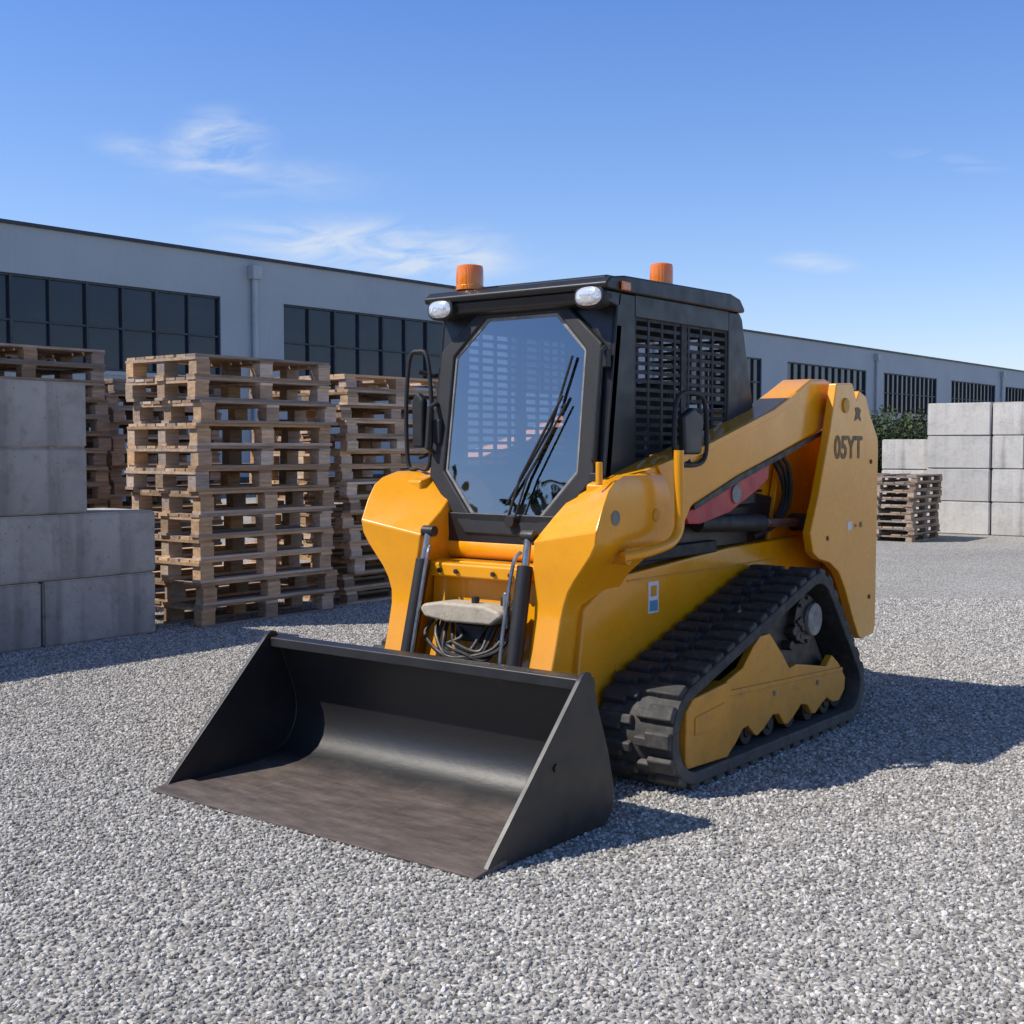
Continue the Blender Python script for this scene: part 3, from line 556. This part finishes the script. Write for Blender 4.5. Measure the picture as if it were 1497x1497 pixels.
# ------------------------------------------------------------ concrete blocks
def block(x0,x1,y0,y1,z0,z1,mat):
    cx,cy,cz=(x0+x1)/2,(y0+y1)/2,(z0+z1)/2
    bm=bmesh.new(); hx,hy,hz=(x1-x0)/2-.004,(y1-y0)/2-.004,(z1-z0)/2-.0025
    add_box(bm,-hx,hx,-hy,hy,-hz,hz)
    bmesh.ops.bevel(bm,geom=bm.edges[:],offset=.014,segments=2,affect='EDGES')
    rnd=random.Random(x0*13+z0*7)
    for v in bm.verts: v.co+=Vector((rnd.uniform(-.003,.003),rnd.uniform(-.003,.003),0))
    ob=finish(bm_mesh(bm,'concrete_block'),'concrete_block',mat,None,0); ob.location=(cx,cy,cz); ob.rotation_euler=(0,0,rnd.uniform(-.006,.006)); return ob
for x0,x1 in ((-.18,.84),(.845,1.865),(1.87,2.885)): block(x0,x1,5.78,6.5,0,.5,CONC)
for x0,x1 in ((-1.2,.86),(.865,2.89)): block(x0,x1,5.78,6.5,.5,1.0,CONC)
for z in (1.0,1.5):
    block(.25,2.28,5.79,6.5,z,z+.5,CONC)
    block(-1.8,.245,5.79,6.5,z,z+.5,CONC)
for k in range(4):
    z=.572*k
    block(18.7,20.6,4.07,5.17,z,z+.57,CONCL)
    if k!=2: block(18.72,20.5,2.9,4.05,z,z+.57,CONCL)
    else:
        block(18.72,20.5,3.52,4.05,z,z+.57,CONCL); block(18.72,20.5,2.9,3.51,z,z+.57,CONCL)
    block(18.75,20.5,1.7,2.88,z,z+.57,CONCL)
    if k<3: block(19.1,20.9,5.2,6.15,z*.97,z*.97+.55,CONCL)

# ------------------------------------------------------------ warehouse
def warehouse():
    E=empty('warehouse',(16.31,31.49,0),-.0228)
    H=8.0; D=26
    m,nt,N,Lk,P=new_mat('metal_cladding')
    tc=N.new('ShaderNodeTexCoord'); wv=N.new('ShaderNodeTexWave'); wv.wave_type='BANDS'; wv.bands_direction='X'; wv.inputs['Scale'].default_value=1.6; wv.inputs['Distortion'].default_value=0
    Lk.new(tc.outputs['Object'],wv.inputs['Vector'])
    no=N.new('ShaderNodeTexNoise'); no.inputs['Scale'].default_value=.35; no.inputs['Detail'].default_value=6; Lk.new(tc.outputs['Object'],no.inputs['Vector'])
    r=N.new('ShaderNodeValToRGB'); r.color_ramp.elements[0].position=.3; r.color_ramp.elements[1].position=.7; r.color_ramp.elements[0].color=(.34,.385,.42,1); r.color_ramp.elements[1].color=(.40,.445,.48,1)
    Lk.new(no.outputs['Fac'],r.inputs['Fac']); Lk.new(r.outputs[0],P.inputs['Base Color']); P.inputs['Roughness'].default_value=.6; P.inputs['Specular IOR Level'].default_value=.3
    b=N.new('ShaderNodeBump'); b.inputs['Strength'].default_value=.2; b.inputs['Distance'].default_value=.02; Lk.new(wv.outputs['Fac'],b.inputs['Height']); Lk.new(b.outputs[0],P.inputs['Normal'])
    WG,nt,N,Lk,P=new_mat('window_glass_dark')
    tc=N.new('ShaderNodeTexCoord'); no=N.new('ShaderNodeTexNoise'); no.inputs['Scale'].default_value=.8; no.inputs['Detail'].default_value=3; Lk.new(tc.outputs['Object'],no.inputs['Vector'])
    r=N.new('ShaderNodeValToRGB'); r.color_ramp.elements[0].color=(.006,.012,.022,1); r.color_ramp.elements[1].color=(.03,.05,.075,1); Lk.new(no.outputs['Fac'],r.inputs['Fac']); Lk.new(r.outputs[0],P.inputs['Base Color'])
    P.inputs['Roughness'].default_value=.06; P.inputs['Specular IOR Level'].default_value=.35
    FR=surf('window_frame',(.035,.045,.058),rough=.5,nscale=2,bump=0); CAP=surf('parapet_cap',(.03,.035,.05),rough=.5,nscale=2,bump=0); SIL=surf('wall_trim',(.42,.46,.49),rough=.5,nscale=2,bump=0)
    w0,w1=3.9,6.6; x0,x1=-22.,108.
    wins=[(-14.6,-4.6),(-2.0,8.0),(10.75,20.75),(23.4,33.4),(36.0,46.05),(49.2,60.4),(63.2,72.9),(75.8,85.7),(88.2,98.2)]
    box('wall_lower',x0,x1,0,.3,0,w0,m,E,0); box('wall_upper',x0,x1,0,.3,w1,H,m,E,0)
    px=x0
    for a,c in wins+[(x1,x1)]:
        if a>px: box('wall_pier',px,a,0,.3,w0,w1,m,E,0)
        px=c
    box('wall_side_1',x0,x0+.3,.3,D,0,H,m,E,0); box('wall_side_2',x1-.3,x1,.3,D,0,H,m,E,0); box('wall_rear',x0,x1,D,D+.3,0,H,m,E,0)
    box('roof_deck',x0+.3,x1-.3,.3,D,H-.3,H-.1,SIL,E,0)
    box('parapet_cap',x0-.1,x1+.1,-.12,.4,H,H+.10,CAP,E,0)
    box('base_plinth',x0,x1,-.05,-.002,0,.5,CAP,E,0)
    for i,(a,c) in enumerate(wins):
        box('window_glass_%d'%i,a,c,.16,.18,w0,w1,WG,E,0)
        bm=bmesh.new(); n=8 if i<4 else 12
        for k in range(n+1):
            x=a+(c-a)*k/n; w=.03 if k%2 else .045
            add_box(bm,max(x-w,a),min(x+w,c),.06 if k%2 else .05,.155,w0,w1)
        for z in (w0,(w0+w1)/2-.03,w1-.07): add_box(bm,a,c,.07,.15,z,z+.06)
        finish(bm_mesh(bm,'frame'),'window_frame_%d'%i,FR,E,0)
        box('window_trim_%d'%i,a-.08,c+.08,-.05,-.003,w0-.12,w0-.002,SIL,E,0)
    for x in (9.35,34.7,61.8,87.0):
        cyl('downspout_%d'%int(x),(x,-.14,0),(x,-.14,7.5),.10,SIL,E,16,0); box('downspout_head_%d'%int(x),x-.2,x+.2,-.32,-.003,7.3,7.75,SIL,E,.02)
warehouse()

# ------------------------------------------------------------ foliage
LEAF,nt,N,Lk,P=new_mat('foliage')
geo=N.new('ShaderNodeAttribute'); geo.attribute_name='rnd'
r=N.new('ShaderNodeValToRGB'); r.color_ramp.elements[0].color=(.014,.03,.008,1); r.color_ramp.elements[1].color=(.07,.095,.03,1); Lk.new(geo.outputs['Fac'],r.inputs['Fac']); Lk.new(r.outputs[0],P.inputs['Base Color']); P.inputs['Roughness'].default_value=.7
BARK=surf('bark',(.1,.075,.05),rough=.9,nscale=8)
def foliage(name,blobs,n,size,parent=None,seed=1):
    rnd=random.Random(seed); V=[];F=[];A=[]
    vol=[b[3]*b[4]*b[5] for b in blobs]; tot=sum(vol)
    for b,v in zip(blobs,vol):
        cl=rnd.random()*.5
        for _ in range(int(n*v/tot)):
            while True:
                p=Vector((rnd.uniform(-1,1),rnd.uniform(-1,1),rnd.uniform(-1,1)))
                if .25<p.length<1: break
            p*= .8+.3*rnd.random()
            c=Vector((b[0]+p.x*b[3],b[1]+p.y*b[4],max(b[2]+p.z*b[5],.05)))
            u=Vector((rnd.gauss(0,1),rnd.gauss(0,1),rnd.gauss(0,1))).normalized(); w=u.cross(Vector((rnd.gauss(0,1),rnd.gauss(0,1),rnd.gauss(0,1)))).normalized()
            s=size*rnd.uniform(.5,1.2); k=len(V)
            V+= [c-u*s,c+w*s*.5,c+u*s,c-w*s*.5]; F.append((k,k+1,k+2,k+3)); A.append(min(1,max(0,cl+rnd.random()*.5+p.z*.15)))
    me=bpy.data.meshes.new(name); me.from_pydata([tuple(v) for v in V],[],F)
    at=me.attributes.new('rnd','FLOAT','FACE'); at.data.foreach_set('value',A)
    me.materials.append(LEAF); ob=bpy.data.objects.new(name,me); C.objects.link(ob); ob.parent=parent; return ob
rnd=random.Random(4)
H1=empty('shrub_row')
bl=[]
for i in range(26):
    x=40+i*.62; bl.append((x,16.2+rnd.uniform(-.6,.6),1.2+rnd.uniform(-.2,.5),rnd.uniform(.7,1.2),rnd.uniform(.7,1.2),rnd.uniform(1.0,1.6)))
foliage('shrub_leaves',bl,22000,.11,H1,3)
for i in range(13): tube('shrub_stem_%d'%i,[(40+i*1.25,16.2,0),(40.1+i*1.25,16.3,1.0),(40+i*1.25+.3,16.1,1.9)],.05,BARK,H1,6)
bl=[]
for i in range(46):
    y=-10+i*2.2; bl.append((-48+rnd.uniform(-4,4),y,5.2+rnd.uniform(0,2.6),rnd.uniform(2.4,3.8),rnd.uniform(2,3.4),rnd.uniform(4.8,7.6)))
foliage('distant_trees',bl,30000,.6,None,9)

# ------------------------------------------------------------ ground
def gravel_mat(name):
    m,nt,N,Lk,P=new_mat(name)
    tc=N.new('ShaderNodeTexCoord')
    v=N.new('ShaderNodeTexVoronoi'); v.inputs['Scale'].default_value=58; Lk.new(tc.outputs['Object'],v.inputs['Vector'])
    sp=N.new('ShaderNodeSeparateColor'); Lk.new(v.outputs['Color'],sp.inputs[0])
    r=N.new('ShaderNodeValToRGB'); e=r.color_ramp.elements; e[0].color=(.20,.19,.172,1); e[1].color=(.56,.535,.49,1); e[0].position=0; e[1].position=1; x=e.new(.5); x.color=(.36,.343,.314,1)
    Lk.new(sp.outputs[0],r.inputs['Fac'])
    n=N.new('ShaderNodeTexNoise'); n.inputs['Scale'].default_value=.5; n.inputs['Detail'].default_value=8; Lk.new(tc.outputs['Object'],n.inputs['Vector'])
    mr=N.new('ShaderNodeMapRange'); mr.inputs['From Min'].default_value=.3; mr.inputs['From Max'].default_value=.7; mr.inputs['To Min'].default_value=.84; mr.inputs['To Max'].default_value=1.08; Lk.new(n.outputs['Fac'],mr.inputs['Value'])
    hs=N.new('ShaderNodeHueSaturation'); Lk.new(r.outputs[0],hs.inputs['Color']); Lk.new(mr.outputs[0],hs.inputs['Value']); Lk.new(hs.outputs[0],P.inputs['Base Color'])
    P.inputs['Roughness'].default_value=.9; P.inputs['Specular IOR Level'].default_value=.2
    inv=N.new('ShaderNodeMath'); inv.operation='SUBTRACT'; inv.inputs[0].default_value=1; Lk.new(v.outputs['Distance'],inv.inputs[1])
    ad=N.new('ShaderNodeMath'); ad.operation='MULTIPLY_ADD'; ad.inputs[1].default_value=.6; Lk.new(sp.outputs[1],ad.inputs[0]); Lk.new(inv.outputs[0],ad.inputs[2])
    b=N.new('ShaderNodeBump'); b.inputs['Strength'].default_value=1; b.inputs['Distance'].default_value=.012; Lk.new(ad.outputs[0],b.inputs['Height']); Lk.new(b.outputs[0],P.inputs['Normal'])
    return m
GM=gravel_mat('gravel_ground')
bm=bmesh.new()
bm.faces.new([bm.verts.new(p) for p in ((-700,-700,0),(900,-700,0),(900,900,0),(-700,900,0))])
finish(bm_mesh(bm,'ground'),'ground',GM,None)
PM,nt,N,Lk,P=new_mat('gravel_stone')
oi=N.new('ShaderNodeObjectInfo'); r=N.new('ShaderNodeValToRGB'); e=r.color_ramp.elements; e[0].color=(.17,.162,.148,1); e[1].color=(.68,.655,.61,1); x=e.new(.45); x.color=(.35,.335,.308,1); x=e.new(.8); x.color=(.48,.457,.418,1)
Lk.new(oi.outputs['Random'],r.inputs['Fac']); Lk.new(r.outputs[0],P.inputs['Base Color']); P.inputs['Roughness'].default_value=.88; P.inputs['Specular IOR Level'].default_value=.25
def cam2w(X,Y): return (-3.364+.615*X+.788*Y, -2.756-.788*X+.615*Y)
bm=bmesh.new(); vs=[bm.verts.new((*cam2w(X,Y),.001)) for X,Y in ((-1.9,2.3),(2.1,2.3),(6.2,12.5),(-5.8,12.5))]
bm.faces.new(vs); gme=bm_mesh(bm,'gravel')
GO=bpy.data.objects.new('gravel',gme); C.objects.link(GO)
ng=bpy.data.node_groups.new('scatter','GeometryNodeTree')
ng.interface.new_socket('Geometry',in_out='INPUT',socket_type='NodeSocketGeometry'); ng.interface.new_socket('Geometry',in_out='OUTPUT',socket_type='NodeSocketGeometry')
GN=ng.nodes; GL=ng.links
gi=GN.new('NodeGroupInput'); go=GN.new('NodeGroupOutput')
dp=GN.new('GeometryNodeDistributePointsOnFaces'); dp.inputs['Density'].default_value=3000
ico=GN.new('GeometryNodeMeshIcoSphere'); ico.inputs['Radius'].default_value=.0094; ico.inputs['Subdivisions'].default_value=1
sm=GN.new('GeometryNodeSetMaterial'); sm.inputs['Material'].default_value=PM
ip=GN.new('GeometryNodeInstanceOnPoints')
rr=GN.new('FunctionNodeRandomValue'); rr.data_type='FLOAT_VECTOR'; rr.inputs[0].default_value=(-.6,-.6,0); rr.inputs[1].default_value=(.6,.6,6.28)
rs=GN.new('FunctionNodeRandomValue'); rs.data_type='FLOAT_VECTOR'; rs.inputs[0].default_value=(.5,.5,.5); rs.inputs[1].default_value=(1.5,1.2,1.15)
rs.inputs['Seed'].default_value=5
GL.new(gi.outputs[0],dp.inputs['Mesh']); GL.new(dp.outputs['Points'],ip.inputs['Points']); GL.new(ico.outputs['Mesh'],sm.inputs['Geometry']); GL.new(sm.outputs[0],ip.inputs['Instance'])
GL.new(rr.outputs[0],ip.inputs['Rotation']); GL.new(rs.outputs[0],ip.inputs['Scale']); GL.new(ip.outputs[0],go.inputs[0])
md=GO.modifiers.new('scatter','NODES'); md.node_group=ng

# ------------------------------------------------------------ sky, sun
sun_h=Vector((-.74,.67)).normalized(); EL=R(50.5)
w=bpy.data.worlds.new('World'); bpy.context.scene.world=w; w.use_nodes=True
nt=w.node_tree; N=nt.nodes; Lk=nt.links; bg=N['Background']
sky=N.new('ShaderNodeTexSky'); sky.sky_type='NISHITA'; sky.sun_disc=False; sky.sun_elevation=EL; sky.sun_rotation=math.atan2(sun_h.x,sun_h.y)%(2*math.pi)
sky.air_density=1.0; sky.dust_density=.5; sky.ozone_density=2.0; sky.altitude=100
bg.inputs['Strength'].default_value=.135
def M(op,a,b=None,c=None):
    n=N.new('ShaderNodeMath'); n.operation=op
    for i,x in enumerate((a,b,c)):
        if x is None: continue
        if isinstance(x,(int,float)): n.inputs[i].default_value=x
        else: Lk.new(x,n.inputs[i])
    return n.outputs[0]
tc=N.new('ShaderNodeTexCoord'); sp=N.new('ShaderNodeSeparateXYZ'); Lk.new(tc.outputs['Generated'],sp.inputs[0])
az=M('MULTIPLY',M('ARCTAN2',sp.outputs[1],sp.outputs[0]),57.2958); el=M('MULTIPLY',M('ARCSINE',sp.outputs[2]),57.2958)
def blob(ca,ce,wa,we,tilt=0.):
    da=M('SUBTRACT',az,ca); de=M('SUBTRACT',el,ce); de=M('MULTIPLY_ADD',da,tilt,de)
    d=M('SQRT',M('ADD',M('POWER',M('DIVIDE',da,wa),2),M('POWER',M('DIVIDE',de,we),2)))
    n=N.new('ShaderNodeMapRange'); n.interpolation_type='SMOOTHSTEP'; n.inputs['From Min'].default_value=0; n.inputs['From Max'].default_value=1; n.inputs['To Min'].default_value=1; n.inputs['To Max'].default_value=0
    Lk.new(d,n.inputs['Value']); return n.outputs[0]
cv=N.new('ShaderNodeCombineXYZ'); Lk.new(M('MULTIPLY',az,.25),cv.inputs[0]); Lk.new(M('MULTIPLY_ADD',az,.10,M('MULTIPLY',el,.95)),cv.inputs[1])
n1=N.new('ShaderNodeTexNoise'); n1.inputs['Scale'].default_value=1.0; n1.inputs['Detail'].default_value=10; n1.inputs['Roughness'].default_value=.58; n1.inputs['Distortion'].default_value=.8; Lk.new(cv.outputs[0],n1.inputs['Vector'])
mask=None
for args,k in (((50.9,13.1,3.0,1.9,.10),1.5),((54,12.6,3,.9,-.1),.6),((44.5,8.9,9.5,1.8,-.03),1.5),((41,8.2,4.5,1.0,0),1.1),((24.6,8.1,2.6,.6,-.12),1.0),((48.5,11.7,7,1.3,0),.45),((19,12,3,.5,-.2),.5)):
    m_=M('MULTIPLY',blob(*args),k); mask=m_ if mask is None else M('ADD',mask,m_)
wis=N.new('ShaderNodeMapRange'); wis.inputs['From Min'].default_value=.36; wis.inputs['From Max'].default_value=.74; Lk.new(n1.outputs['Fac'],wis.inputs['Value'])
cl=M('MINIMUM',M('MULTIPLY',M('MULTIPLY',mask,wis.outputs[0]),.8),.65)
er=N.new('ShaderNodeValToRGB'); e=er.color_ramp.elements
e[0].position=0; e[0].color=(.84,.80,.90,1); e[1].position=1; e[1].color=(.46,.50,.57,1)
x=e.new(.13); x.color=(.62,.73,.96,1); x=e.new(.24); x.color=(.46,.65,1,1); x=e.new(.45); x.color=(.44,.52,.68,1)
Lk.new(M('DIVIDE',el,90),er.inputs['Fac'])
tn=N.new('ShaderNodeMix'); tn.data_type='RGBA'; tn.blend_type='MULTIPLY'; tn.inputs['Factor'].default_value=1; Lk.new(sky.outputs[0],tn.inputs['A']); Lk.new(er.outputs[0],tn.inputs['B'])
sc=N.new('ShaderNodeVectorMath'); sc.operation='SCALE'; sc.inputs['Scale'].default_value=1.34; Lk.new(tn.outputs['Result'],sc.inputs[0])
mx=N.new('ShaderNodeMix'); mx.data_type='RGBA'; Lk.new(cl,mx.inputs['Factor']); Lk.new(sc.outputs[0],mx.inputs['A']); mx.inputs['B'].default_value=(5.6,6.0,6.6,1)
Lk.new(mx.outputs['Result'],bg.inputs['Color'])

sl=bpy.data.lights.new('sun','SUN'); sl.energy=5.0; sl.angle=R(.53); sl.color=(1,.94,.85)
so=bpy.data.objects.new('sun',sl); C.objects.link(so)
dirv=Vector((sun_h.x*math.cos(EL),sun_h.y*math.cos(EL),math.sin(EL)))
so.rotation_euler=(-dirv).to_track_quat('-Z','Y').to_euler(); so.location=dirv*30

# ------------------------------------------------------------ camera
cd=bpy.data.cameras.new('camera'); cam=bpy.data.objects.new('camera',cd); C.objects.link(cam)
cam.location=(-3.364,-2.756,1.5)
p=math.atan(93.5/1841)
fwd=Vector((.788*math.cos(p),.615*math.cos(p),-math.sin(p)))
cam.rotation_euler=fwd.to_track_quat('-Z','Y').to_euler()
cd.sensor_width=36; cd.lens=36*1841/1497; cd.clip_end=3000; cd.clip_start=.05
bpy.context.scene.camera=cam
vs=bpy.context.scene.view_settings; vs.view_transform='Standard'; vs.look='None'; vs.exposure=0
